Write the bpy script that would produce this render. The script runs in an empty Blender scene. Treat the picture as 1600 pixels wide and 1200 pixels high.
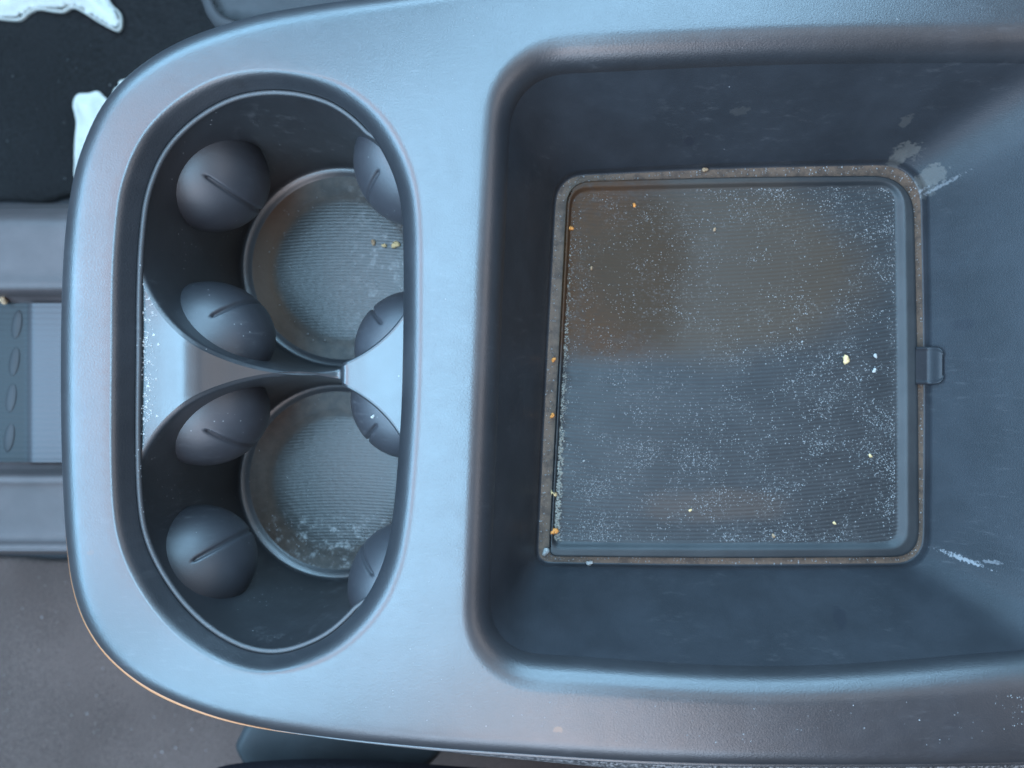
import bpy, math, random
import numpy as np
from mathutils import Vector, Matrix
from mathutils.geometry import delaunay_2d_cdt

# ---------------------------------------------------------------- units
# Plan drawing unit: u = 0.2 mm. x to the right, y DOWN the plan (towards the near side), z up.
# The console's top face is z = 0; the camera hangs straight above the plan's origin.
U = 0.0002
D = 1125.0                       # camera height in u (22.5 cm)
NX, NY = 875.0, 592.0            # where the camera's plumb line meets the 1600x1200 plan
def W(px, py, z=0.0):            # plan measurement (read at the top face) -> place at height z
    s = (D - z) / D
    return ((px - NX) * s, (py - NY) * s, z)
def Wa(a, z=0.0):
    a = np.asarray(a, float); s = (D - z) / D
    return np.stack([(a[:, 0] - NX) * s, (a[:, 1] - NY) * s], 1)
def V(p): return (p[0] * U, -p[1] * U, p[2] * U)

scene = bpy.context.scene
C = scene.collection
random.seed(7); rng = np.random.default_rng(7)

# ---------------------------------------------------------------- camera
cam = bpy.data.cameras.new('camera'); cam_o = bpy.data.objects.new('camera', cam); C.objects.link(cam_o)
cam.sensor_fit = 'HORIZONTAL'; cam.sensor_width = 7.6; cam.lens = 7.6 * D / 1600
cam.shift_x = (800 - NX) / 1600; cam.shift_y = -(600 - NY) / 1600
cam_o.location = (0, 0, D * U); cam.clip_start = 0.01; cam.clip_end = 20
cam.dof.use_dof = True; cam.dof.focus_distance = (D + 130) * U; cam.dof.aperture_fstop = 1.5
scene.camera = cam_o

# ---------------------------------------------------------------- world and lamps
w = bpy.data.worlds.new('World'); scene.world = w; w.use_nodes = True
w.node_tree.nodes['Background'].inputs[0].default_value = (0.70, 0.66, 0.68, 1)
w.node_tree.nodes['Background'].inputs[1].default_value = 0.2
scene.view_settings.view_transform = 'Standard'
try: scene.view_settings.look = 'None'
except Exception: pass
scene.view_settings.exposure = 0.0; scene.view_settings.gamma = 1.0

def area(name, loc, target, sx, sy, watts, col):
    l = bpy.data.lights.new(name, 'AREA'); l.shape = 'RECTANGLE'; l.size = sx * U; l.size_y = sy * U
    l.energy = watts; l.color = col
    o = bpy.data.objects.new(name, l); C.objects.link(o)
    p = Vector(V(loc)); t = Vector(V(target)); o.location = p
    z = (p - t).normalized()                     # width runs along the car's x for lamps overhead, ahead or behind, along y for the windscreen
    ref = Vector((0, 1, 0)) if abs(z.x) > 0.8 else Vector((1, 0, 0))
    xa = (ref - z * ref.dot(z)).normalized(); ya = z.cross(xa)
    o.rotation_euler = Matrix((xa, ya, z)).transposed().to_euler()
    return o
BLUE = (0.38, 0.70, 1.0); LAV = (0.92, 0.74, 0.80)
# (name, place, aim, width, height, radiance, colour): glass and pale headliner round the cabin, seen from the console, plus two added fills
for nm, loc, aim, sx, sy, rad, colr in (
        ('roof_glass_light', (-700, -100, 2600), (-300, 0, 0), 1150, 3100, 31, BLUE),
        ('near_roof_glass_light', (-1700, 1800, 2600), (-400, 400, 0), 1500, 900, 30, BLUE),
        ('rear_glass_light', (450, -2150, 2500), (200, -300, 0), 2100, 1100, 26, BLUE),
        ('headliner_glow', (-2400, -350, 2600), (-500, 0, 0), 1500, 3300, 9.5, LAV),
        ('near_headliner_glow', (0, 2450, 2500), (0, 400, 0), 1300, 2100, 15, (0.84, 0.78, 0.84)),
        ('rear_overhead_fill', (800, -100, 2600), (300, 0, 0), 1500, 1700, 3.0, (1.0, 0.95, 0.98)),  # unseen fill added overhead to lift the bin lips
        ('rear_low_fill', (2900, 0, 1900), (300, 0, 0), 3600, 1300, 4.0, (1.0, 0.95, 0.98)),  # unseen low fill added from the rear for the bin lips
        ('windscreen_light', (-3500, 100, 2100), (-600, 0, 0), 3400, 900, 40, (0.30, 0.66, 1.0)),
        ('far_window_light', (300, -3600, 1500), (200, 0, 0), 3600, 1000, 36, BLUE),
        ('front_far_window_light', (-2500, -2900, 1900), (-500, -300, 0), 2200, 1000, 38, (0.32, 0.67, 1.0)),
        ('front_near_window_light', (-2500, 2900, 1900), (-500, 300, 0), 2200, 1000, 30, BLUE),
        ('near_window_light', (-300, 3700, 1500), (-300, 300, 0), 2600, 900, 16, (0.62, 0.78, 1.0))):
    area(nm, loc, aim, sx, sy, 0.5 * rad * math.pi * sx * sy * U * U, colr)

# ---------------------------------------------------------------- node helpers
class NT:
    def __init__(s, name):
        s.m = bpy.data.materials.new(name); s.m.use_nodes = True; s.t = s.m.node_tree
        s.b = s.t.nodes['Principled BSDF']; s.out = s.t.nodes['Material Output']
        s.co = s.n('ShaderNodeTexCoord').outputs['Object']
    def n(s, k, **kw):
        x = s.t.nodes.new(k)
        for a, v in kw.items(): setattr(x, a, v)
        return x
    def l(s, a, b): s.t.links.new(a, b)
    def put(s, sock, v):
        if isinstance(v, bpy.types.NodeSocket): s.l(v, sock)
        else: sock.default_value = v
    def math(s, op, a, b=0.0, clamp=False):
        x = s.n('ShaderNodeMath', operation=op, use_clamp=clamp); s.put(x.inputs[0], a); s.put(x.inputs[1], b); return x.outputs[0]
    def noise(s, scale, detail=3.0, rough=0.55, co=None):
        x = s.n('ShaderNodeTexNoise'); x.inputs['Scale'].default_value = scale; x.inputs['Detail'].default_value = detail
        x.inputs['Roughness'].default_value = rough; s.l(co or s.co, x.inputs['Vector']); return x.outputs['Fac']
    def ramp(s, v, a, b, lo=0.0, hi=1.0):
        x = s.n('ShaderNodeMapRange'); x.interpolation_type = 'SMOOTHSTEP'; s.put(x.inputs[0], v)
        for i, q in enumerate((a, b, lo, hi)): x.inputs[i + 1].default_value = q
        return x.outputs[0]
    def mix(s, f, a, b):
        x = s.n('ShaderNodeMix', data_type='RGBA'); s.put(x.inputs[0], f)
        s.put(x.inputs[6], a if isinstance(a, bpy.types.NodeSocket) else (*a, 1)); s.put(x.inputs[7], b if isinstance(b, bpy.types.NodeSocket) else (*b, 1))
        return x.outputs[2]
    def xyz(s, co=None):
        x = s.n('ShaderNodeSeparateXYZ'); s.l(co or s.co, x.inputs[0]); return x.outputs
    def bump(s, h, dist, strength=1.0, prev=None):
        x = s.n('ShaderNodeBump'); s.put(x.inputs['Height'], h); x.inputs['Distance'].default_value = dist; x.inputs['Strength'].default_value = strength
        if prev is not None: s.l(prev, x.inputs['Normal'])
        return x.outputs[0]
    def blob(s, cx, cy, rx, ry, ang, soft=0.35, wob=0.5, wscale=500, edge=1.0):
        """0..1 mask of an irregular patch on the surface, centred on plan point (cx, cy) (world u)"""
        x, y, z = s.xyz()[0:3]
        dx = s.math('SUBTRACT', x, cx * U); dy = s.math('SUBTRACT', y, -cy * U)
        ca, sa = math.cos(ang), math.sin(ang)
        a = s.math('ADD', s.math('MULTIPLY', dx, ca / (rx * U)), s.math('MULTIPLY', dy, sa / (rx * U)))
        b = s.math('ADD', s.math('MULTIPLY', dx, -sa / (ry * U)), s.math('MULTIPLY', dy, ca / (ry * U)))
        r = s.math('SQRT', s.math('ADD', s.math('MULTIPLY', a, a), s.math('MULTIPLY', b, b)))
        r = s.math('ADD', r, s.math('MULTIPLY', s.math('SUBTRACT', s.noise(wscale, 4), 0.5), wob * 2))
        return s.ramp(r, edge, edge - soft)

def plastic(name, base, rough, grain=1900, gb=0.00006, spec=1.0, dirt=None, extra=None, smear=0.35, specks=0.0):
    k = NT(name)
    big = k.noise(45, 5, 0.6); fine = k.noise(grain, 2, 0.5)
    col = k.mix(k.ramp(big, 0.3, 0.75), [c * 0.85 for c in base], [c * 1.2 for c in base])
    rg = k.math('ADD', rough - 0.09, k.math('ADD', k.math('MULTIPLY', k.noise(160, 6, 0.7), 0.12), k.math('MULTIPLY', k.noise(38, 4, 0.65), 0.09)))
    # wiped dust film: a dull pale veil in drifting streaks
    mp = k.n('ShaderNodeMapping'); mp.inputs['Rotation'].default_value = (0, 0, 0.9); mp.inputs['Scale'].default_value = (1, 5, 1); k.l(k.co, mp.inputs[0])
    st = k.math('MULTIPLY', k.ramp(k.noise(130, 7, 0.72, mp.outputs[0]), 0.52, 0.78), k.ramp(k.noise(28, 3), 0.42, 0.65))
    col = k.mix(k.math('MULTIPLY', st, smear), col, (0.075, 0.075, 0.08))
    if dirt: col = k.mix(k.math('MULTIPLY', k.ramp(k.noise(dirt[1], 6, 0.7), dirt[2], dirt[3]), dirt[4]), col, dirt[0])
    if specks:
        v = k.n('ShaderNodeTexVoronoi'); v.inputs['Scale'].default_value = 420; k.l(k.co, v.inputs['Vector'])
        sp = k.math('MULTIPLY', k.math('LESS_THAN', v.outputs['Distance'], 0.10), k.math('GREATER_THAN', k.noise(90, 2), 1 - specks))
        col = k.mix(sp, col, (0.16, 0.16, 0.165))
    if extra: col, rg = extra(k, col, rg)
    k.put(k.b.inputs['Base Color'], col); k.put(k.b.inputs['Roughness'], rg)
    k.b.inputs['Specular IOR Level'].default_value = spec
    nb = k.bump(fine, gb)
    k.l(nb, k.b.inputs['Normal'])
    return k.m

def simple(name, base, rough, nscale=300, var=0.3, bscale=600, bd=0.0002):
    k = NT(name)
    k.put(k.b.inputs['Base Color'], k.mix(k.noise(nscale, 5, 0.65), [c * (1 - var) for c in base], [min(1, c * (1 + var)) for c in base]))
    k.b.inputs['Roughness'].default_value = rough
    k.l(k.bump(k.noise(bscale, 4, 0.6), bd), k.b.inputs['Normal'])
    return k.m

# ---------------------------------------------------------------- mesh helpers
def link(name, verts, faces, mat, parent=None, smooth=True, up=True):
    me = bpy.data.meshes.new(name)
    me.from_pydata([V(p) for p in verts], [], [tuple(f) for f in faces]); me.update()
    if up:
        n = np.zeros(len(me.polygons) * 3); me.polygons.foreach_get('normal', n)
        a = np.zeros(len(me.polygons)); me.polygons.foreach_get('area', a)
        if (n.reshape(-1, 3)[:, 2] * a).sum() < 0: me.flip_normals()
    me.polygons.foreach_set('use_smooth', [smooth] * len(me.polygons))
    me.materials.append(mat)
    o = bpy.data.objects.new(name, me); C.objects.link(o)
    if parent: o.parent = parent
    return o
def empty(name, loc=(0, 0, 0)):
    o = bpy.data.objects.new(name, None); o.empty_display_size = 0.01; C.objects.link(o); o.location = V(loc); return o
def tag(o, label=None, cat=None, group=None, kind=None):
    for k_, v_ in (('label', label), ('category', cat), ('group', group), ('kind', kind)):
        if v_: o[k_] = v_
    return o
def catmull(ctrl, n, closed=True):
    P = np.asarray(ctrl, float); m = len(P); out = []
    segs = m if closed else m - 1
    for i in range(segs):
        g = (lambda j: P[j % m]) if closed else (lambda j: P[min(max(j, 0), m - 1)])
        p0, p1, p2, p3 = g(i - 1), g(i), g(i + 1), g(i + 2)
        for t in np.linspace(0, 1, 24, endpoint=False):
            out.append(0.5 * (2 * p1 + (p2 - p0) * t + (2 * p0 - 5 * p1 + 4 * p2 - p3) * t * t + (3 * p1 - 3 * p2 + p3 - p0) * t ** 3))
    if not closed: out.append(P[-1])
    out = np.array(out)
    q = np.vstack([out, out[:1]]) if closed else out
    L = np.r_[0, np.cumsum(np.linalg.norm(np.diff(q, axis=0), axis=1))]
    t = np.linspace(0, L[-1], n, endpoint=not closed)
    return np.stack([np.interp(t, L, q[:, 0]), np.interp(t, L, q[:, 1])], 1)
def smoothc(P, k=5, it=2):
    for _ in range(it):
        Q = sum(np.roll(P, j, 0) for j in range(-k, k + 1)) / (2 * k + 1); P = Q
    return P
def normals(P):          # outward normals of a closed contour (any direction)
    T = np.roll(P, -1, 0) - np.roll(P, 1, 0); T /= np.linalg.norm(T, axis=1)[:, None] + 1e-9
    Nn = np.stack([T[:, 1], -T[:, 0]], 1)
    A = 0.5 * np.sum(P[:, 0] * np.roll(P[:, 1], -1) - np.roll(P[:, 0], -1) * P[:, 1])
    return Nn if A > 0 else -Nn
def roundquad(c, r, bow, n=100, nc=24):
    """corners TL,TR,BR,BL (y down), radii, bow of top,right,bottom,left sides; same point count per piece"""
    c = np.asarray(c, float); ctr = c.mean(0); arcs = []
    for i in range(4):
        p = c[i]; a = c[i - 1] - p; b = c[(i + 1) % 4] - p
        a /= np.linalg.norm(a); b /= np.linalg.norm(b)
        t = np.linspace(0, 1, nc)[:, None]
        s = p + a * r[i]; e = p + b * r[i]; q = p
        # cubic close to a circle
        k = 0.5523
        c1 = s - a * r[i] * k; c2 = e - b * r[i] * k
        arcs.append((1 - t) ** 3 * s + 3 * (1 - t) ** 2 * t * c1 + 3 * (1 - t) * t * t * c2 + t ** 3 * e)
    out = []
    for i in range(4):
        out.append(arcs[i])
        s = arcs[i][-1]; e = arcs[(i + 1) % 4][0]; d = e - s; nrm = np.array([d[1], -d[0]]) / np.linalg.norm(d)
        t = np.linspace(0, 1, n)[1:-1, None]
        out.append(s + d * t + nrm * bow[i] * (np.sin(np.pi * t) ** 1.3))
    return smoothc(np.vstack(out), 3, 2)
def inside(P, x, y):
    r = np.zeros(len(x), bool); n = len(P); j = n - 1
    for i in range(n):
        xi, yi = P[i]; xj, yj = P[j]
        if yi != yj:
            c = ((yi > y) != (yj > y)) & (x < (xj - xi) * (y - yi) / (yj - yi) + xi); r ^= c
        j = i
    return r
def dist(P, x, y):
    out = np.full(len(x), 1e9)
    for i in range(0, len(P), 2):
        out = np.minimum(out, (x - P[i, 0]) ** 2 + (y - P[i, 1]) ** 2)
    return np.sqrt(out)
def sheet(outer, holes, step, margin=None):
    """triangulated sheet bounded by outer with holes: 2-D points, faces (boundary points first)"""
    lo = outer.min(0); hi = outer.max(0); margin = margin or step * 0.6
    gx, gy = np.meshgrid(np.arange(lo[0], hi[0], step), np.arange(lo[1], hi[1], step))
    gx = gx + (np.arange(gx.shape[0]) % 2)[:, None] * step / 2
    x, y = gx.ravel(), gy.ravel(); ok = inside(outer, x, y) & (dist(outer, x, y) > margin)
    for h in holes: ok &= ~inside(h, x, y) & (dist(h, x, y) > margin)
    loops = [outer] + list(holes); pts = []; edges = []
    for Lp in loops:
        b = len(pts); pts += [tuple(p) for p in Lp]; edges += [(b + i, b + (i + 1) % len(Lp)) for i in range(len(Lp))]
    pts += list(zip(x[ok], y[ok]))
    v, e, f, *_ = delaunay_2d_cdt([Vector(p) for p in pts], edges, [], 0, 1e-4)
    v = np.array([tuple(q) for q in v]); f = np.array([t for t in f if len(t) == 3])
    c = v[f].mean(1); ok = inside(outer, c[:, 0], c[:, 1])
    for h in holes: ok &= ~inside(h, c[:, 0], c[:, 1])
    return v, f[ok]
def loft(rings, closed=True, cap=False):
    """rings: list of (n,3) arrays"""
    n = len(rings[0]); vs = [tuple(p) for r in rings for p in r]; fs = []
    m = n if closed else n - 1
    for i in range(len(rings) - 1):
        for j in range(m):
            k = (j + 1) % n; fs.append((i * n + j, i * n + k, (i + 1) * n + k, (i + 1) * n + j))
    if cap: fs.append(tuple(range((len(rings) - 1) * n, len(rings) * n)))
    return vs, fs
class Bag:
    def __init__(s): s.v = []; s.f = []
    def add(s, v, f):
        b = len(s.v); s.v += [tuple(map(float, p)) for p in v]; s.f += [tuple(int(i) + b for i in q) for q in f]; return s
    def weld(s, tol=0.02):
        key = {}; mp = []; nv = []
        for p in s.v:
            k = (round(p[0] / tol), round(p[1] / tol), round(p[2] / tol))
            if k not in key: key[k] = len(nv); nv.append(p)
            mp.append(key[k])
        nf = []
        for f in s.f:
            g = [mp[i] for i in f]; h = [g[i] for i in range(len(g)) if g[i] != g[i - 1]]
            if len(set(h)) >= 3 and len(set(h)) == len(h): nf.append(tuple(h))
        s.v, s.f = nv, nf; return s
def with_z(P, z):
    z = np.broadcast_to(z, len(P)); return np.column_stack([P, z])

# ---------------------------------------------------------------- contours
OUT = catmull(Wa([(480, 12), (390, 30), (290, 65), (215, 112), (165, 167), (131, 240), (114, 310), (104, 400), (100, 520), (100, 650), (103, 760), (109, 850), (120, 920), (142, 978), (178, 1027), (232, 1070), (302, 1104), (385, 1129), (500, 1148), (650, 1164), (800, 1175), (1000, 1187), (1200, 1192), (1500, 1191), (1800, 1182), (2050, 1165), (2100, 1000), (2100, 500), (2100, 150), (2040, -40), (1800, -60), (1500, -58), (1200, -48), (950, -36), (750, -22), (600, -4)], -45), 900)
ZR = -30.0      # height of the foot of the shoulder round the cup recess
RIM = catmull(Wa([(207, 560), (208, 450), (212, 370), (222, 300), (248, 236), (290, 188), (345, 153), (400, 138), (460, 139), (520, 157), (570, 196), (603, 246), (623, 300), (630, 360), (631, 450), (630, 550), (627, 650), (620, 750), (613, 815), (601, 873), (578, 925), (545, 968), (500, 1003), (440, 1024), (385, 1020), (330, 993), (282, 950), (243, 895), (219, 840), (209, 780), (206, 690)], ZR), 520)
BINW = roundquad(Wa([(800, 117), (1688, 96), (1680, 1016), (762, 1023)], -46), (85, 100, 95, 85), (6, 0, 22, 0))
BINF = roundquad(Wa([(866, 271), (1443, 251), (1447, 885), (835, 883)], -260), (52, 80, 56, 30), (3, 3, 3, 1))

def dz(x, y):                       # very gentle fall of the top face towards its outer edge
    d = dist(OUT, np.asarray(x, float), np.asarray(y, float)); return -9 * np.clip(1 - d / 190, 0, 1) ** 2
def addz(v):
    v = np.array(v, float); v[:, 2] += dz(v[:, 0], v[:, 1]); return v

# ---------------------------------------------------------------- materials
def shell_marks(k, col, rg):
    for (cx, cy, rx, ry, a, c, m) in [(146, 862, 7, 4, 0.3, (0.03, 0.015, 0.012), 0.9), (370, 128, 12, 4, 0.1, (0.012, 0.012, 0.014), 0.8), (136, 640, 3, 14, 0, (0.015, 0.02, 0.03), 0.6), (872, 1137, 9, 6, 0, (0.12, 0.06, 0.03), 0.5)]:
        x, y, _ = W(cx, cy, -10)
        col = k.mix(k.math('MULTIPLY', k.blob(x, y, rx, ry, a, 0.3, 0.6, 900), m), col, c)
    return col, rg
M_shell = plastic('shell_plastic', (0.014, 0.015, 0.018), 0.35, grain=1900, gb=0.00006, extra=shell_marks, smear=0.35)
M_slope = M_shell
M_insert = plastic('insert_plastic', (0.015, 0.017, 0.020), 0.32, grain=2600, gb=0.00003, smear=0.3, specks=0.4)
M_well = plastic('well_plastic', (0.019, 0.020, 0.023), 0.36, grain=2600, gb=0.00003, smear=0.9, specks=0.45)
M_tab = plastic('tab_rubber', (0.026, 0.026, 0.031), 0.46, spec=0.8, grain=2600, gb=0.00004, smear=0.9, specks=0.4)

def bin_marks(k, col, rg):
    film = (0.075, 0.07, 0.065)
    for (px, py, z, rx, ry, a, m) in [(1412, 240, -235, 22, 11, -0.15, 0.75), (1400, 252, -245, 13, 13, 0.2, 0.6), (1459, 274, -222, 18, 19, -0.5, 0.8), (1450, 292, -235, 13, 17, 0.3, 0.5), (1418, 187, -150, 10, 6, 0, 0.4), (1160, 170, -120, 16, 4, 0.1, 0.25)]:
        x, y, _ = W(px, py, z)
        col = k.mix(k.math('MULTIPLY', k.blob(x, y, rx * 1.2, ry * 1.2, a, 0.35, 0.95, 520), m * 0.85), col, film)
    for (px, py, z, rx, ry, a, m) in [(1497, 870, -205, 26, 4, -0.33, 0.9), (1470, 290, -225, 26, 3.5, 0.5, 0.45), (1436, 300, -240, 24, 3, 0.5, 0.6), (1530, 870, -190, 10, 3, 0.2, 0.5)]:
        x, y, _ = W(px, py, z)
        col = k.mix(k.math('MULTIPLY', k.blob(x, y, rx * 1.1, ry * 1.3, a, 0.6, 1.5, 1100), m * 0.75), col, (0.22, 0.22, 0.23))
    for (px, py, z, rx, ry, a) in [(1335, 985, -70, 18, 12, 0.7), (1560, 500, -90, 16, 14, 0.2), (1078, 218, -180, 12, 7, 0)]:
        x, y, _ = W(px, py, z)
        col = k.mix(k.math('MULTIPLY', k.blob(x, y, rx, ry, a, 0.5, 0.7, 600), 0.5), col, (0.012, 0.013, 0.018))
    return col, rg
M_bin = plastic('bin_plastic', (0.019, 0.021, 0.025), 0.38, grain=2200, gb=0.00005, spec=0.30, extra=bin_marks, smear=0.4, specks=0.28)
M_binlip = M_shell
M_binfloor = plastic('dusty_bin_floor', (0.045, 0.028, 0.020), 0.75, spec=0.5, dirt=((0.11, 0.068, 0.045), 260, 0.35, 0.6, 0.8), smear=0.3, gb=0.0001)

# ---------------------------------------------------------------- centre console
console = tag(empty('centre_console', (0, 0, -60)), 'dark grey plastic car centre console with two cup holders and a deep open bin', 'centre console')
CON = Vector((0, 0, -60))
def part(name, verts, faces, mat, parent=console, **kw):
    base = Vector((0, 0, 0)); p = parent
    while p: base += p.location; p = p.parent
    o = link(name, verts, faces, mat, parent, **kw)
    o.location = -base if parent else (0, 0, 0)
    return o
# NB every part keeps its plan coordinates; the offset of its parents is undone in its own location

nO = normals(OUT); nR = normals(RIM); nB = normals(BINW)
EDGE = 46.0
def edge_rings():
    r = []
    for t in np.linspace(0, 1, 12):          # from the flat towards the outline: quarter ellipse
        a = t * math.pi / 2
        d = EDGE * (1 - math.sin(a)); z = -42 * (1 - math.cos(a))
        r.append(with_z(OUT - nO * d, z))
    r.append(with_z(OUT + nO * 0.5, -50)); r.append(with_z(OUT - nO * 1.0, -60)); r.append(with_z(OUT - nO * 10, -66))
    return r
er = edge_rings()
# sloping shoulder round the cup recess: narrow and steep on the left, broad and soft on the right
wR = 19 + 20 * np.clip(nR[:, 0] * 1.3 - 0.15, 0, 1) ** 1.2
aR = 0.55 + 0.40 * np.clip(nR[:, 0] * 1.3 - 0.15, 0, 1)
def prof(t, a):
    f = np.where(t < a, t * t / (2 * a), t - a / 2); return f / (1 - a / 2)
def rim_rings():
    r = []
    for t in np.linspace(0, 1, 16):
        r.append(with_z(RIM + nR * (wR * (1 - t))[:, None], ZR * prof(t, aR)))
    r.append(with_z(RIM - nR * 1.2, ZR - 3)); r.append(with_z(RIM - nR * 0.8, ZR - 8)); r.append(with_z(RIM + nR * 4, ZR - 19))
    return r
rr = rim_rings()
# lip of the bin
wB = 46 + 4 * nB[:, 0]
def lip_rings():
    r = []
    for t in np.linspace(0, 1, 14):
        a = t * math.pi / 2 * 0.86; am = math.pi / 2 * 0.86
        f = math.sin(a) / math.sin(am); zz = (1 - math.cos(a)) / (1 - math.cos(am))
        r.append(with_z(BINW + nB * (wB * (1 - f))[:, None], -46 * zz))
    return r
lr = lip_rings()
v2, f2 = sheet(er[0][:, :2], [rr[0][:, :2], lr[0][:, :2]], 13)
bag = Bag(); bag.add(with_z(v2, 0), f2)
for R_ in (er, rr, lr): bag.add(*loft(R_))
bag.weld()
top = part('top_panel', addz(bag.v), bag.f, M_shell)

# bin walls: from the lip down to the floor, rounding off at the foot
Lz = []
for t in np.linspace(0, 1, 46):
    P = BINW * (1 - t) + BINF * t; z = -46 + (-246 + 46) * t
    Lz.append(with_z(P, z))
Lz[0] = lr[-1]
nF = normals(BINF)
for a in np.linspace(0.15, 1, 7):
    Lz.append(with_z(BINF - nF * (6 * (1 - math.cos(a * math.pi / 2))), -246 - 14 * math.sin(a * math.pi / 2)))
zb = [r.copy() for r in Lz]
for i, r in enumerate(zb): r[:, 2] += dz(r[:, 0], r[:, 1]) * max(0, 1 - i / 10)
vb, fb = loft(zb); storage_bin = part('storage_bin', vb, fb, M_bin)
v2, f2 = sheet(zb[-1][:, :2], [], 14); part('bin_floor', with_z(v2, zb[-1][0, 2]), f2, M_binfloor, storage_bin)

# ---- cup insert
c1 = Wa([(428, 363)], -38)[0]; c2 = Wa([(418, 802)], -38)[0]; RC = 223.0
cups = [(c1, 213.0), (c2, 208.0)]
ym = (c1[1] + c2[1]) / 2
def smooth01(t): t = np.clip(t, 0, 1); return t * t * (3 - 2 * t)
TX = np.arange(180, 700, 2.0)
TD = np.interp(TX, [205, 240, 270, 300, 318, 345, 380, 420, 470, 497, 503, 511, 520, 560, 640], [0, -4, -9, -15, -25, -52, -84, -118, -156, -174, -160, -110, -92, -92, -96])
TD = np.convolve(np.pad(TD, 4, mode='edge'), np.array([1, 2, 3, 4, 5, 4, 3, 2, 1]) / 25.0, mode='valid')
def zs(x, y):
    x = np.asarray(x, float); y = np.asarray(y, float)
    pxs = x / (1 + 80 / D) + NX
    d = np.interp(pxs, TX, TD)
    wide = smooth01((pxs - 490) / 70)
    wgt = 1 - smooth01((np.abs(y - ym) - 55 - 85 * wide) / (150 - 20 * wide))
    # crown across the bridge
    return ZR - 10 + d * wgt
th = np.linspace(0, 2 * math.pi, 256, endpoint=False); circ = np.stack([np.cos(th), np.sin(th)], 1)
outer_i = RIM + nR * (16 + 14 * np.clip(nR[:, 0], 0, 1))[:, None]
v2, f2 = sheet(outer_i, [c1 + circ * (RC + 7), c2 + circ * (RC + 7)], 6)
cup_tray = part('cup_tray', with_z(v2, zs(v2[:, 0], v2[:, 1])), f2, M_insert)
# raised bead along the tray's rim
off = 5.0 - 24 * smooth01((nR[:, 0] - 0.75) / 0.22)
core = RIM - nR * off[:, None]; nC = nR
br = []
for a in np.linspace(0, 2 * math.pi, 13)[:-1]:
    br.append(with_z(core + nC * (4.6 * math.cos(a)), ZR - 9 + 4.8 * math.sin(a)))
br.append(br[0]); vb, fb = loft(br); part('rim_bead', vb, fb, plastic('rim_bead_plastic', (0.02, 0.02, 0.022), 0.5, gb=0.00006, spec=0.7, smear=0.8, specks=0.5), cup_tray, up=False)

# ---- cup wells
ZF = -412.0
def ribs_floor(name, cx, cy, r_in, brown):
    k = NT(name)
    x, y, z = k.xyz()[0:3]
    dx = k.math('SUBTRACT', x, cx * U); dy = k.math('SUBTRACT', y, -cy * U)
    r = k.math('SQRT', k.math('ADD', k.math('MULTIPLY', dx, dx), k.math('MULTIPLY', dy, dy)))
    inn = k.ramp(k.math('ADD', r, k.math('MULTIPLY', k.noise(90, 3), 14 * U)), (r_in + 16) * U, (r_in - 10) * U)
    col = k.mix(inn, k.mix(k.ramp(k.noise(240, 6, 0.7), 0.35, 0.65), (0.028, 0.023, 0.02), (0.055, 0.042, 0.034)), (0.024, 0.021, 0.019))
    # brown spill at the left of the ring
    b = k.math('MULTIPLY', k.ramp(dx, -40 * U, -170 * U), k.math('SUBTRACT', 1.0, inn))
    col = k.mix(k.math('MULTIPLY', b, brown), col, (0.10, 0.048, 0.022))
    # pale dust drifts
    dr = k.math('MULTIPLY', k.ramp(k.noise(300, 7, 0.75), 0.5, 0.66), k.math('MULTIPLY', k.ramp(dy, -40 * U, -120 * U) if brown < 0.5 else k.ramp(dx, -60 * U, 120 * U), 0.9 if brown < 0.5 else 0.5))
    col = k.mix(dr, col, (0.24, 0.235, 0.23))
    k.b.inputs['Specular IOR Level'].default_value = 0.6; k.put(k.b.inputs['Base Color'], col); k.put(k.b.inputs['Roughness'], k.ramp(inn, 0, 1, 0.6, 0.42))
    arc = k.math('ADD', y, k.math('MULTIPLY', k.math('MULTIPLY', dx, dx), 2.0))
    wv = k.math('MULTIPLY', k.math('SINE', k.math('MULTIPLY', arc, 2 * math.pi / (6.8 * U))), inn)
    n1 = k.bump(wv, 0.000028)
    k.l(k.bump(k.noise(500, 5, 0.6), 0.0002, 0.7, n1), k.b.inputs['Normal'])
    return k.m
def make_tab(cup, Rw, ang, zc, par, tilt=0.25, at=103, ar=92, az=100, inset=-16):
    """rubber grip tab: a rounded pad bulging out of the well's wall with a slit down its middle"""
    vs = []; fs = []; nu, nv = 72, 56
    er_ = np.array([math.cos(ang), math.sin(ang)]); et = np.array([-er_[1], er_[0]])
    for i in range(nv + 1):
        ph = math.pi * i / nv                         # 0 top .. pi bottom
        for j in range(nu + 1):
            al = math.pi * (j / nu) - math.pi / 2     # -90..90: towards the centre
            s = math.sin(ph) ** 0.9
            t_ = at * s * math.sin(al); r_ = ar * s * math.cos(al); z_ = az * math.cos(ph)
            z_ -= r_ * tilt
            lat = t_ / at
            if abs(t_) < 9 and 0.14 * math.pi < ph < 0.86 * math.pi:
                g = math.exp(-(t_ / 2.6) ** 2); r_ -= 7 * g; z_ -= 4 * g
            c = cup + er_ * (Rw - inset - r_) + et * t_
            vs.append((c[0], c[1], zc + z_))
    for i in range(nv):
        for j in range(nu):
            a = i * (nu + 1) + j; fs.append((a, a + 1, a + nu + 2, a + nu + 1))
    # the crest is sampled finer by construction around al=0; flare at the back
    return vs, fs

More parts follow.
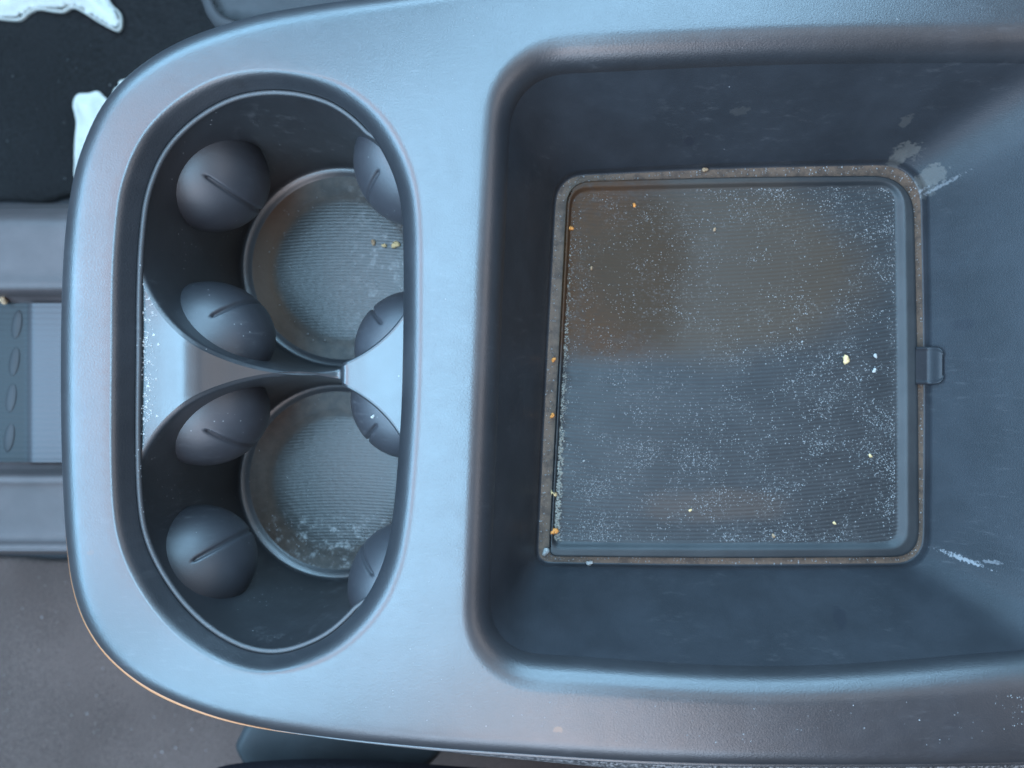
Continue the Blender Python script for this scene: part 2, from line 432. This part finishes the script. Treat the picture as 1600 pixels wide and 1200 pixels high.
def tab_angles(al): return al
for ci, (c, Rf) in enumerate(cups):
    rings = []
    RT = RC
    base = c + circ * RT; zt = zs(base[:, 0], base[:, 1])
    for (dr, dd) in ((7, 0), (4.6, 0.6), (2.4, 2.2), (0.8, 4.6), (0, 8)):
        P = c + circ * (RT + dr); rings.append(with_z(P, (zs(P[:, 0], P[:, 1]) if dr == 7 else zt) - dd))
    for t in np.linspace(0, 1, 30)[1:]:
        rings.append(np.column_stack([c + circ * (RT + (Rf - RT) * t), (zt - 8) * (1 - t) + (ZF + 22) * t]))
    for a in np.linspace(0.2, 1, 6):
        rings.append(with_z(c + circ * (Rf - 7 * (1 - math.cos(a * math.pi / 2))), ZF + 22 - 12 * math.sin(a * math.pi / 2)))
    rings.append(with_z(c + circ * (Rf - 13), ZF + 4)); rings.append(with_z(c + circ * (Rf - 18), ZF))
    vb, fb = loft(rings); well = part('cup_well', vb, fb, M_well)
    fl = []
    ri = 151 if ci == 0 else 146
    cc = c + np.array([2, 4])
    for (r_, z_) in ((Rf - 18, 0), (Rf - 24, -0.5), (ri + 14, 0), (ri + 7, 1), (ri, 2.6), (ri - 10, 4), (ri * 0.7, 4), (ri * 0.35, 4), (1, 4)):
        m_ = smooth01((Rf - 18 - r_) / 30); fl.append(with_z(c * (1 - m_) + cc * m_ + circ * r_, ZF + z_))
    vb, fb = loft(fl, cap=True)
    part('well_floor', vb, fb, ribs_floor('cup_floor_' + ('stained' if ci == 0 else 'dusty'), cc[0], cc[1], ri, 0.75 if ci == 0 else 0.3), well)
    angs = [(217, -205, 100), (138, -200, 95), (320, -205, 100), (45, -262, 92)] if ci == 0 else [(222, -200, 95), (149, -205, 100), (316, -262, 92), (40, -205, 100)]
    for (ad, zc, hz) in angs:
        vt, ft = make_tab(c, 215, math.radians(ad), zc, well, az=hz)
        part('grip_tab', vt, ft, M_tab, well, up=False)

# ---- side of the console below the top panel
sk = [with_z(OUT - nO * 10, -64), with_z(OUT - nO * 16, -90), with_z(OUT - nO * 40, -300), with_z(OUT - nO * 60, -900)]
vb, fb = loft(sk); part('side_wall', vb, fb, M_bin, up=False)
# coarse grained trim that bulges out under the near edge
pts = Wa([(470, 1136), (560, 1151), (700, 1167), (850, 1178), (1000, 1187), (1200, 1193), (1500, 1192), (1800, 1184)], -70)
pc = catmull(pts, 160, False); amp = np.interp(np.linspace(0, 1, 160), [0, 0.06, 0.18, 0.5, 1], [0, 8, 30, 46, 46])
rg_ = []
for a in np.linspace(0, 1, 12):
    an = a * math.pi * 0.75
    rg_.append(with_z(pc + np.stack([0 * amp, -14 + (amp + 12) * math.sin(min(an, math.pi / 2)) - (4 * (an > math.pi / 2))], 1), -66 - 60 * (1 - math.cos(an))))
vb, fb = loft(rg_, closed=False)
k = NT('grained_trim'); k.put(k.b.inputs['Base Color'], k.mix(k.ramp(k.noise(900, 3), 0.4, 0.65), (0.02, 0.02, 0.021), (0.13, 0.12, 0.12))); k.b.inputs['Roughness'].default_value = 0.42
k.l(k.bump(k.noise(700, 3, 0.6), 0.0006), k.b.inputs['Normal']); part('side_trim', vb, fb, k.m, up=False)

# thin added lip, orange colour for warm light caught on the near left edge
k = NT('orange_glint'); k.b.inputs['Base Color'].default_value = (0.30, 0.125, 0.05, 1); k.b.inputs['Roughness'].default_value = 0.4; k.b.inputs['Metallic'].default_value = 0.3
def edge_lip(sel, mat_, nm, r0, off_):
    idx = [i for i in range(len(OUT)) if sel(OUT[i])]
    tr = OUT[idx]; tn = nO[idx]
    taper = np.interp(np.arange(len(tr)), [0, 40, len(tr) - 40, len(tr) - 1], [0.1, 1, 1, 0.1]); rg_ = []
    for a in np.linspace(0, 2 * math.pi, 9):
        rg_.append(with_z(tr + tn * ((off_ + r0 * math.cos(a)) * taper + 3.0 * (taper > 0))[:, None], -47 + 3 * math.sin(a)))
    vb, fb = loft(rg_, closed=False); part(nm, vb, fb, mat_, up=False)
edge_lip(lambda p: p[1] > 150 and p[0] < -400, k.m, 'edge_glint', 4.0, 2.0)
edge_lip(lambda p: p[1] > 450 and p[0] > -470, M_shell, 'lower_lip', 5.0, 0.0)

# ---------------------------------------------------------------- rubber mat in the bin
ZM = -252.0
MO = roundquad(Wa([(886, 283), (1428, 273), (1437, 871), (857, 870)], ZM + 8), (40, 70, 45, 16), (2, 2, 2, 0))
MI = roundquad(Wa([(895, 301), (1397, 291), (1400, 846), (866, 846)], ZM), (26, 30, 26, 16), (1, 1, 1, 0))
def mat_material():
    k = NT('ribbed_rubber')
    x, y, z = k.xyz()[0:3]
    cx, cy, _ = W(1050, -1500, ZM)
    dx = k.math('SUBTRACT', x, cx * U); dy = k.math('SUBTRACT', y, -cy * U)
    r = k.math('SQRT', k.math('ADD', k.math('MULTIPLY', dx, dx), k.math('MULTIPLY', dy, dy)))
    flat = k.ramp(z, (ZM + 2) * U, (ZM + 0.6) * U)
    wv = k.math('MULTIPLY', k.math('SINE', k.math('MULTIPLY', r, 2 * math.pi / (7.4 * U))), flat)
    col = k.mix(k.ramp(k.noise(60, 5, 0.6), 0.3, 0.7), (0.007, 0.009, 0.011), (0.014, 0.016, 0.018))
    # far left: brown dirt mixed with painted-in reflection; dusty film at the near edge
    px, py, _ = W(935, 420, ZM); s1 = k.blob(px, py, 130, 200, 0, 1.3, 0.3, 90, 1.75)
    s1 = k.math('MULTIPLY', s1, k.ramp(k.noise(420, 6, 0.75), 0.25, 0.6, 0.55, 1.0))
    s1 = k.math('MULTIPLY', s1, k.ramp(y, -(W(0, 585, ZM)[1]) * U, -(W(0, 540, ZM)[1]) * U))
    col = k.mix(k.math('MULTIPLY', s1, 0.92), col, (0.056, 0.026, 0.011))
    px, py, _ = W(1130, 420, ZM); s2 = k.blob(px, py, 300, 185, 0, 0.5, 0.2, 40, 1.15)  # brown reflection over the far half, painted into the colour
    dirt_reflection_sum = k.math('ADD', s1, k.math('MULTIPLY', s2, 0.3), True)
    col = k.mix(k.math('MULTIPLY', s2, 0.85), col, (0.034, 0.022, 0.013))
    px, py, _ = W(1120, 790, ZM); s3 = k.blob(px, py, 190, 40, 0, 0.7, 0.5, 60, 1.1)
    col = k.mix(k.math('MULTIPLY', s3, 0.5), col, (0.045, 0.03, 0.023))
    # powdery dust: fine grain, thick in drifts
    g = k.math('MULTIPLY', k.ramp(k.noise(1300, 3, 0.7), 0.55, 0.72), k.ramp(k.noise(75, 4, 0.65), 0.4, 0.68))
    g = k.math('MULTIPLY', g, flat)
    col = k.mix(k.math('MULTIPLY', g, 0.6), col, (0.17, 0.165, 0.165))
    k.put(k.b.inputs['Base Color'], col); k.put(k.b.inputs['Roughness'], k.math('ADD', 0.42, k.math('MULTIPLY', k.noise(90, 4), 0.16)))
    k.put(k.b.inputs['Specular IOR Level'], k.ramp(dirt_reflection_sum, 0, 1, 0.44, 0.12))
    n1 = k.bump(wv, 0.00004); k.l(k.bump(k.noise(1500, 3), 0.00006, 1, n1), k.b.inputs['Normal'])
    return k.m
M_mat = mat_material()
mat = tag(empty('rubber_mat', W(1145, 572, -259)), 'ribbed dark rubber mat lying in the bin, speckled with dust, far half painted brown with dirt and reflection', 'mat')
nM = normals(MO); R_ = []
R_.append(with_z(MO - nM * 1.0, ZM - 5)); R_.append(with_z(MO + nM * 0, ZM + 6))
R_.append(with_z(MO - nM * 1.2, ZM + 9.0)); R_.append(with_z(MO - nM * 3, ZM + 10))
for t in (0.2, 0.4, 0.5): R_.append(with_z(MO * (1 - t) + MI * t - nM * 0.0, ZM + 10))
for t in np.linspace(0.1, 1, 9):
    q = 0.5 + 0.5 * t; R_.append(with_z(MO * (1 - q) + MI * q, ZM + 10 * (1 - smooth01(t))))
vb, fb = loft(R_); bag = Bag(); bag.add(vb, fb)
v2, f2 = sheet(R_[-1][:, :2], [], 16); bag.add(with_z(v2, ZM), f2); bag.weld()
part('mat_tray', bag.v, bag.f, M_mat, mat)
# pull tab: tongue with an upturned end
M_rub = plastic('tab_of_mat', (0.012, 0.013, 0.016), 0.45, spec=0.3, gb=0.00003, smear=0.2)
ax, ay, _ = W(1430, 540, ZM + 10); bx, by, _ = W(1477, 603, -212)
n_ = 28; tv = []; tf = []
cols = np.linspace(0, 1, 22)
ymid = (ay + by) / 2 ; hh = 36.0
for i, t in enumerate(cols):
    x_ = ax + (bx - ax) * t
    z_ = ZM + 12 + (0 if t < 0.45 else 20 * smooth01((t - 0.5) / 0.5))
    hw = hh * (1 - 0.0 * t) if t < 0.72 else hh - 15 * (1 - math.sqrt(max(0, 1 - ((t - 0.72) / 0.28) ** 2)))
    for j in range(n_ + 1):
        q = -1 + 2 * j / n_
        e = max(0, (abs(q) - 0.80) / 0.20)
        tv.append((x_, ymid + hw * q, z_ + 2.5 * math.sin(min(1, e * 1.6) * math.pi / 2) - 4.5 * max(0, e - .7) * (3)))
for i in range(len(cols) - 1):
    for j in range(n_):
        a = i * (n_ + 1) + j; tf.append((a, a + 1, a + n_ + 2, a + n_ + 1))
# skirt round the free edge
bd = [i * (n_ + 1) for i in range(len(cols))] + [(len(cols) - 1) * (n_ + 1) + j for j in range(1, n_ + 1)] + [i * (n_ + 1) + n_ for i in range(len(cols) - 2, -1, -1)]
b0 = len(tv)
for i in bd: p = tv[i]; tv.append((p[0] + (1.5 if p[0] > bx - 6 else 0), p[1], p[2] - 13))
for i in range(len(bd) - 1): tf.append((bd[i], bd[i + 1], b0 + i + 1, b0 + i))
part('pull_tab', tv, tf, M_rub, mat)

# ---------------------------------------------------------------- things around the console
ZG = -950.0
k_floor = simple('dark_floor_carpet', (0.02, 0.021, 0.024), 0.95, 200, 0.3, 900, 0.0008)
g = 3600
o = link('floor', [(-g, -g, ZG - 25), (g, -g, ZG - 25), (g, g, ZG - 25), (-g, g, ZG - 25)], [(0, 1, 2, 3)], k_floor); tag(o, kind='structure')

def slab(name, poly, z, thick, mat_, step=20, lip=10, hgt=None):
    """soft-edged slab from a plan outline at height z"""
    P = catmull(Wa(poly, z), 260); P = smoothc(P, 1, 1); nP = normals(P); bag = Bag()
    R = [with_z(P - nP * 0.5, z - thick)]
    for t in np.linspace(0, 1, 6):
        a = t * math.pi / 2; R.append(with_z(P - nP * (lip * (1 - math.cos(a))), z - lip * (1 - math.sin(a))))
    bag.add(*loft(R)); v_, f_ = sheet(R[-1][:, :2], [], step); bag.add(with_z(v_, z), f_); bag.weld()
    v = np.array(bag.v)
    if hgt is not None: v[:, 2] += hgt(v[:, 0], v[:, 1], P)
    return link(name, v, bag.f, mat_)

def fabric(name, base, sc=700, var=0.4):
    k = NT(name)
    mp = k.n('ShaderNodeMapping'); mp.inputs['Scale'].default_value = (1, 3, 1); k.l(k.co, mp.inputs[0])
    n = k.math('ADD', k.math('MULTIPLY', k.noise(sc, 5, 0.75, mp.outputs[0]), 0.8), k.math('MULTIPLY', k.noise(14, 3, 0.5), 0.2))
    k.put(k.b.inputs['Base Color'], k.mix(k.ramp(n, 0.35, 0.65), [c * (1 - var) for c in base], [c * (1 + var) for c in base]))
    k.b.inputs['Roughness'].default_value = 0.95; k.b.inputs['Specular IOR Level'].default_value = 0.15
    k.l(k.bump(k.noise(sc, 5, 0.7), 0.0012), k.b.inputs['Normal'])
    return k.m
def undul(amp, sx, sy):
    return lambda x, y, P: amp * (np.sin(x / sx) * np.cos(y / sy + 1) + 0.5 * np.sin(x / sx * 2.3 + y / sy))
o = slab('floor_mat', [(-400, -400), (200, -420), (700, -400), (760, 0), (600, 240), (200, 290), (100, 306), (60, 318), (0, 312), (-400, 300)], ZG, 20, fabric('black_carpet', (0.0075, 0.007, 0.0072), 500, 0.75), 40, 14, undul(5, 260, 310))
tag(o, 'black carpet floor mat beyond the console, under the white tissues', 'floor mat', 'carpet floor mats')
o = slab('floor_mat', [(-400, 880), (0, 872), (60, 876), (140, 878), (500, 900), (900, 1000), (1000, 1500), (200, 1700), (-400, 1600)], ZG, 20, fabric('grey_carpet', (0.080, 0.060, 0.054), 900, 0.5), 40, 14, undul(6, 240, 300))
tag(o, 'grey-brown carpet floor mat with dust flecks on the near side of the console', 'floor mat', 'carpet floor mats')

# front tray between the floor mats
tray = tag(empty('front_tray', W(40, 600, -900)), 'grey plastic lower tray with ribbed pad poking out left of the console', 'tray')
M_tray = plastic('tray_plastic', (0.045, 0.036, 0.036), 0.5, spec=0.4, grain=1500, gb=0.00006, smear=0.1)
prof_y = [(318, -930), (324, -560), (330, -500), (340, -474), (352, -464), (380, -458), (420, -454), (434, -450), (441, -446), (448, -446), (454, -452), (459, -470), (464, -500), (470, -512), (480, -516),
          (600, -518), (715, -516), (726, -510), (733, -495), (738, -470), (742, -452), (748, -446), (754, -446), (758, -452), (772, -460), (815, -478), (838, -484), (846, -478), (852, -468), (857, -466), (860, -474), (862, -510), (866, -930)]
pr = catmull(np.array([( (a - NY) * (D - z_) / D, z_) for a, z_ in prof_y]), 220, False)
xs = np.linspace(W(-260, 0, -450)[0], W(190, 0, -450)[0], 50)
tv = [(x_ , q[0], q[1]) for x_ in xs for q in pr]; n_ = len(pr); tf = []
for i in range(len(xs) - 1):
    for j in range(n_ - 1):
        a = i * n_ + j; tf.append((a, a + 1, a + n_ + 1, a + n_))
part('tray_body', tv, tf, M_tray, tray)
# pad with fine cross ribs
def pad_mat():
    k = NT('ribbed_pad'); x, y, z = k.xyz()[0:3]
    fld = k.ramp(x, W(34, 0, -510)[0] * U, W(56, 0, -510)[0] * U)
    k.put(k.b.inputs['Base Color'], k.mix(fld, (0.012, 0.014, 0.015), (0.04, 0.038, 0.042))); k.put(k.b.inputs['Specular IOR Level'], k.ramp(fld, 0, 1, 0.2, 0.36)); k.b.inputs['Roughness'].default_value = 0.42
    wv = k.math('SINE', k.math('MULTIPLY', y, 2 * math.pi / (13 * U))); k.l(k.bump(wv, 0.00005), k.b.inputs['Normal']); return k.m
x0, y0, _ = W(-220, 474, -510); x1, y1, _ = W(170, 722, -510)
gv = []; gf = []; nx_, ny_ = 90, 60
for i in range(nx_ + 1):
    for j in range(ny_ + 1):
        x_ = x0 + (x1 - x0) * i / nx_; y_ = y0 + (y1 - y0) * j / ny_
        u_ = x_ / 1.45 + NX
        z_ = -511 + 5 * float(smooth01((u_ - 38) / 14))
        gv.append((x_, y_, z_))
for i in range(nx_):
    for j in range(ny_):
        a = i * (ny_ + 1) + j; gf.append((a, a + 1, a + ny_ + 2, a + ny_ + 1))
pad = part('tray_pad', gv, gf, pad_mat(), tray)
M_nub = plastic('nub_rubber', (0.018, 0.019, 0.021), 0.55, spec=0.3, smear=0.1)
for (px, py) in ((25, 507), (21, 565), (16, 622), (13, 684)):
    x_, y_, _ = W(px, py, -508); vs = []; fs = []
    for i in range(9):
        a = math.pi / 2 * i / 8
        for j in range(28):
            b = 2 * math.pi * j / 28; vs.append((x_ + 12 * math.cos(a) * math.cos(b) - 0.12 * 36 * math.cos(a) * math.sin(b), y_ + 33 * math.cos(a) * math.sin(b), -511 + 4 * math.sin(a)))
    for i in range(8):
        for j in range(28): fs.append((i * 28 + j, i * 28 + (j + 1) % 28, (i + 1) * 28 + (j + 1) % 28, (i + 1) * 28 + j))
    part('grip_ridge', vs, fs, M_nub, pad)

# seat pieces that peep out from behind the console
seatm = fabric('dark_seat_cloth', (0.012, 0.012, 0.017), 900, 0.2)
o = slab('seat_cushion', [(230, 1275), (285, 1240), (330, 1216), (430, 1206), (560, 1206), (800, 1222), (1200, 1236), (1700, 1246), (1800, 1330), (1400, 1500), (600, 1480), (300, 1400)], -420, 50, seatm, 40, 30)
tag(o, 'dark navy cloth seat cushion edge below the near side of the console', 'seat')
o = slab('seat_rail_cover', [(366, 1180), (372, 1150), (384, 1128), (400, 1090), (500, 1080), (640, 1100), (700, 1160), (600, 1240), (420, 1230)], -600, 40, plastic('cover_plastic', (0.03, 0.036, 0.04), 0.5, spec=0.35), 30, 22)
tag(o, 'teal grey plastic cover in the gap between near floor mat and dark seat', 'plastic cover')
o = slab('seat_bracket', [(296, -60), (310, 0), (322, 26), (345, 44), (420, 60), (600, 40), (640, -60), (450, -110)], -560, 40, plastic('bracket_plastic', (0.03, 0.03, 0.032), 0.7, spec=0.25), 30, 30)
tag(o, 'smooth grey plastic seat side cover at the top edge beyond the console', 'plastic cover')

# crumpled tissues on the black mat
tm = NT('tissue'); tm.b.inputs['Base Color'].default_value = (0.34, 0.33, 0.30, 1); tm.b.inputs['Roughness'].default_value = 0.9
tm.b.inputs['Subsurface Weight'].default_value = 0.15; tm.b.inputs['Subsurface Radius'].default_value = (0.003, 0.003, 0.003)
tm.l(tm.bump(tm.noise(220, 5, 0.6), 0.001), tm.b.inputs['Normal'])
def crumple(seed, amp):
    r_ = np.random.default_rng(seed); ks = [(r_.normal(0, 1, 2) / s_, r_.uniform(0, 6), s_) for s_ in (90, 60, 40, 28, 20, 14) for _ in range(2)]
    def h(x, y, P):
        d = dist(P, x, y); t = smooth01(d / 55)
        z = sum(np.abs(np.sin(x * k_[0] + y * k_[1] + ph)) * s_ / 90 for k_, ph, s_ in ks)
        return t * amp * z
    return h
def tissue(poly, seed, label):
    o = slab('tissue', poly, ZG + 12, 10, tm.m, 9, 4, crumple(seed, 9)); tag(o, label, 'tissue', 'crumpled white tissues')
tissue([(-60, -60), (-60, 14), (-20, 26), (14, 31), (32, 30), (44, 20), (58, 14), (80, 17), (98, 18), (112, 11), (128, 18), (150, 32), (170, 43), (184, 48), (189, 38), (187, 20), (172, 4), (150, -30), (60, -80)], 3, 'large crumpled white tissue in the top left corner on black carpet')
tissue([(113, 163), (120, 147), (138, 145), (152, 142), (163, 152), (172, 160), (190, 190), (180, 240), (150, 285), (118, 282), (115, 250), (116, 215), (118, 190)], 5, 'small crumpled white tissue touching the console edge left of the far cup holder')
tissue([(174, 152), (178, 138), (184, 134), (186, 126), (202, 124), (240, 135), (230, 190), (190, 200), (176, 175)], 8, 'torn scrap of white tissue mostly hidden behind the console edge')

# ---------------------------------------------------------------- crumbs and dust
def grain(px, py, z, r, seed, sq=0.8):
    g_ = np.random.default_rng(seed); x, y, _ = W(px, py, z); vs = []; fs = []; n1, n2 = 7, 10
    ph = g_.uniform(0, 6, 6)
    for i in range(n1 + 1):
        a = math.pi * i / n1
        for j in range(n2):
            b = 2 * math.pi * j / n2
            q = r * (1 + 0.28 * math.sin(2 * b + ph[0]) * math.sin(a) + 0.2 * math.sin(3 * b + ph[1] + a * 2) + 0.12 * math.cos(3 * a + ph[2]))
            vs.append((x + q * math.sin(a) * math.cos(b), y + q * math.sin(a) * math.sin(b), z + r * sq * 0.9 + q * sq * math.cos(a)))
    for i in range(n1):
        for j in range(n2): fs.append((i * n2 + j, i * n2 + (j + 1) % n2, (i + 1) * n2 + (j + 1) % n2, (i + 1) * n2 + j))
    return vs, fs
CM = {'cream': simple('cream_crumb', (0.48, 0.34, 0.17), 0.8, 1500), 'white': simple('white_crumb', (0.28, 0.27, 0.26), 0.8, 1500),
      'orange': simple('orange_crumb', (0.50, 0.19, 0.04), 0.75, 1500), 'tan': simple('tan_crumb', (0.26, 0.17, 0.10), 0.8, 1500)}
ZS = -260 + 0.5; ZC = ZF + 4
CR = [(1320, 562, ZM, 6.6, 'cream', 'largest cream crumb on the ribbed mat, left of the pull tab'),
      (1367, 556, ZM, 3.4, 'white', 'white crumb near the mat edge, upper of the two beside the pull tab'),
      (1365, 579, ZM, 3.6, 'white', 'white crumb near the mat edge, lower of the two beside the pull tab'),
      (1359, 712, ZM, 2.8, 'cream', 'small cream crumb alone on the right of the mat below the pull tab'),
      (892, 357, ZM, 4.0, 'orange', 'orange crumb at the left edge of the mat near its brown far corner'),
      (991, 321, ZM, 3.0, 'orange', 'tiny orange crumb near the far edge of the mat on the brown patch'),
      (924, 419, ZM, 3.0, 'tan', 'tan crumb on the brown patch of the mat, nearest its left edge'),
      (1116, 359, ZM, 3.2, 'tan', 'tan crumb alone on the far middle of the ribbed mat'),
      (1101, 266, ZS, 4.2, 'tan', 'tan crumb on the dusty strip between far bin wall and mat'),
      (853, 861, ZS, 6.0, 'white', 'white cube-like crumb in the near left corner of the bin floor'),
      (921, 879, ZS, 5.0, 'white', 'bluish white oval crumb at the near bin wall foot'),
      (866, 829, ZM, 6.5, 'orange', 'orange crumb clump in the near left corner of the mat'),
      (863, 649, ZM + 2, 4.5, 'orange', 'orange crumb halfway down the left edge of the mat'),
      (865, 562, ZM + 2, 3.6, 'orange', 'small orange flake on the left mat edge where the brown patch ends'),
      (865, 770, ZM + 1, 5.5, 'cream', 'yellowish crumb clump low on the left edge of the mat'),
      (1303, 817, ZM, 2.6, 'cream', 'small yellow crumb near the near right corner of the mat'),
      (1208, 837, ZM, 3.0, 'tan', 'tiny tan crumb at the near edge of the mat'),
      (1078, 797, ZM, 2.6, 'cream', 'tiny pale crumb on the near middle of the mat'),
      (912, 720, ZM, 2.0, 'white', 'tiny white crumb near the left edge on the lower mat'),
      (1253, 534, ZM, 1.8, 'white', 'tiny white grain up left of the largest cream crumb'),
      (619, 383, ZC, 6.0, 'cream', 'yellow crumb on the far cup floor against the console edge'),
      (601, 384, ZC, 4.0, 'cream', 'pale crumb on the far cup floor just left of the yellow one'),
      (584, 379, ZC, 4.2, 'tan', 'tan crumb on the far cup floor, leftmost of the three crumbs'),
      (583, 651, -112, 3.0, 'white', 'white grain on the tray between the cup holders'),
      (10, 470, -510, 7.0, 'tan', 'shiny tan crumb on the ribbed pad of the front tray')]
for i, (px, py, z, r, cn, lab) in enumerate(CR):
    v, f = grain(px, py, z, r * (D - z) / D * 0.9, 50 + i)
    o = link('crumb', v, f, CM[cn], up=False); tag(o, lab, 'crumb', 'crumbs dropped in the console')

def specks(name, P, sizes, mat_, label):
    """P: (n,3) plan points; one object made of tiny irregular flakes"""
    vs = []; fs = []
    T = np.array([(1, 0, 0), (-0.4, 0.9, 0), (-0.5, -0.8, 0), (0.1, 0.1, 0.8), (0, 0, -0.1)])
    F = [(0, 1, 3), (1, 2, 3), (2, 0, 3), (0, 2, 4), (2, 1, 4), (1, 0, 4)]
    for p, s_ in zip(P, np.minimum(sizes, np.median(sizes) * 1.9)):
        a = rng.uniform(0, 6.28); ca, sa = math.cos(a), math.sin(a); st = rng.uniform(0.5, 1.3); b = len(vs)
        for t in T: 
            x_, y_ = t[0] * st, t[1]
            vs.append((p[0] + s_ * (x_ * ca - y_ * sa), p[1] + s_ * (x_ * sa + y_ * ca), p[2] + s_ * t[2]))
        fs += [tuple(b + i for i in f) for f in F]
    o = link(name, vs, fs, mat_, smooth=False, up=False); tag(o, label, 'dust', kind='stuff'); return o
M_dust = simple('dust', (0.24, 0.235, 0.235), 0.9, 900, 0.5)
# mat dust: thick near the near edge, the left edge and the far right corner
cand = np.column_stack([rng.uniform(866, 1398, 95000), rng.uniform(292, 846, 95000)])
x, y = cand[:, 0], cand[:, 1]
def g2(cx, cy, sx, sy): return np.exp(-((x - cx) / sx) ** 2 - ((y - cy) / sy) ** 2)
clump = 0.5 + 0.5 * np.sin(x / 23 + 2 * np.sin(y / 31)) * np.sin(y / 19 + 1.7 * np.sin(x / 41))
dens = 0.03 + 0.30 * g2(930, 800, 110, 90) + 0.20 * g2(1000, 740, 120, 70) + 0.22 * g2(1330, 690, 110, 130) + 0.12 * g2(1150, 760, 250, 80) + 0.45 * np.exp(-(846 - y) / 12) * (x < 1398) + 0.5 * np.exp(-np.abs(x - 868 - np.clip(846 - y, 0, 600) * 0.045) / 7) * (y > 330) \
     + 0.55 * np.exp(-(y - 294) / 14) * smooth01((x - 1060) / 130) + 0.35 * np.exp(-(1396 - x) / 14) + 0.15 * g2(1370, 330, 60, 60) + 0.12 * g2(1380, 560, 30, 60) + 0.05 * g2(1180, 500, 200, 150) + 0.05
ok = (rng.uniform(0, 1, len(x)) < dens * (0.1 + 1.6 * clump ** 2)) & (rng.uniform(0, 1, len(x)) < 0.9)
P = Wa(cand[ok], ZM); ins = inside(MI, P[:, 0], P[:, 1]); P = P[ins]
specks('dust', with_z(P, ZM + 0.4), rng.gamma(2.6, 0.24, len(P)) + 0.3, M_dust, 'fine pale dust flecks scattered over the ribbed rubber mat')
# line of debris along the left foot of the mat
n = 900; yy = rng.uniform(0, 1, n) ** 0.55 * 470 + 375; xx = 869 + (846 - yy) * 0.047 + rng.normal(0, 2.4, n) 
P = Wa(np.column_stack([xx, yy]), ZM)
specks('dust', with_z(P, ZM + 1.0), rng.gamma(3, 0.55, n) * (0.6 + 0.6 * (yy > 680)) + 0.4, simple('pale_debris', (0.24, 0.22, 0.19), 0.9, 500, 0.4), 'line of pale debris packed along the left edge of the mat')
# strip round the mat
n = 700; i = rng.integers(0, len(BINF), n); t = rng.uniform(0.05, 0.6, n)[:, None]
P = BINF[i] * (1 - t) + MO[i] * t
specks('dust', with_z(P - nF[i] * 5, -259.6), rng.gamma(2.5, 0.4, n) + 0.3, M_dust, 'pale dust in the gap between bin wall and rubber mat')
# console top, cup tray
def scatter(xr, yr, n, okf=None):
    c_ = np.column_stack([rng.uniform(*xr, n), rng.uniform(*yr, n)]); return c_ if okf is None else c_[okf(c_[:, 0], c_[:, 1])]
S = np.vstack([scatter((640, 745), (20, 1150), 60), scatter((650, 1600), (1075, 1180), 120), scatter((660, 1590), (0, 55), 30), scatter((112, 172), (420, 820), 26), scatter((250, 620), (1075, 1110), 22), np.column_stack([rng.normal(1592, 9, 26), rng.normal(1110, 16, 26)]), scatter((632, 640), (380, 470), 22)])
Pw = Wa(S); d = dz(Pw[:, 0], Pw[:, 1])
dr_ = dist(RIM, Pw[:, 0], Pw[:, 1]); dO = dist(OUT, Pw[:, 0], Pw[:, 1]); wz = 76
keep = (dO > 48) & (dr_ > 70) & inside(OUT, Pw[:, 0], Pw[:, 1]) & ~inside(lr[0][:, :2], Pw[:, 0], Pw[:, 1])
Pw = Pw[keep]; specks('dust', with_z(Pw, d[keep] + 0.1), rng.gamma(2.2, 0.25, len(Pw)) + 0.3, M_dust, 'sparse white dust specks on the smooth top of the console')
yy = rng.normal(560, 80, 900); xx = 209 + np.abs(rng.normal(0, 12, 900))
P = Wa(np.column_stack([xx, yy]), ZR - 10); 
o_ok = (np.linalg.norm(P - c1, axis=1) > RC + 6) & (np.linalg.norm(P - c2, axis=1) > RC + 6) & inside(RIM, P[:, 0], P[:, 1])
P = P[o_ok]; specks('dust', with_z(P, zs(P[:, 0], P[:, 1]) + 0.3 + 3.5 * (dist(RIM, P[:, 0], P[:, 1]) < 9)), rng.gamma(3, 0.36, len(P)) + 0.4, simple('white_powder', (0.45, 0.44, 0.43), 0.9, 900, 0.5), 'white dust heaped on the tray at the left rim between the cup holders')
for (cc_, (lo, hi), n, lab) in ((c1, (0, 6.28), 150, 'pale dust flecks on the floor of the far cup holder'), (c2, (0, 6.28), 420, 'pale powdery dust on the floor of the near cup holder')):
    a = rng.uniform(lo, hi, n); r = np.sqrt(rng.uniform(0, 1, n)) * 180
    P = np.column_stack([cc_[0] + r * np.cos(a), cc_[1] + r * np.sin(a)])
    if n > 200: P = P[(P[:, 1] > cc_[1] + 70) | (rng.uniform(0, 1, n) < 0.15)]
    specks('dust', with_z(P, ZF + 5), rng.gamma(2.5, 0.6, len(P)) * 0.7 + 0.4, M_dust, lab)
n = 90; P = Wa(np.column_stack([rng.uniform(-20, 330, n), rng.uniform(900, 1180, n)]), ZG)
P2 = Wa(np.column_stack([rng.uniform(-20, 330, 40), rng.uniform(60, 290, 40)]), ZG)
specks('dust', with_z(P2, ZG + 8), rng.gamma(2, 0.6, 40) + 0.8, simple('lint', (0.1, 0.1, 0.1), 0.9), 'faint lint on the black carpet mat beyond the console')
specks('dust', with_z(P, ZG + 8), rng.gamma(2, 0.8, n) + 1.0, M_dust, 'pale lint flecks on the grey carpet mat left of the near console corner')
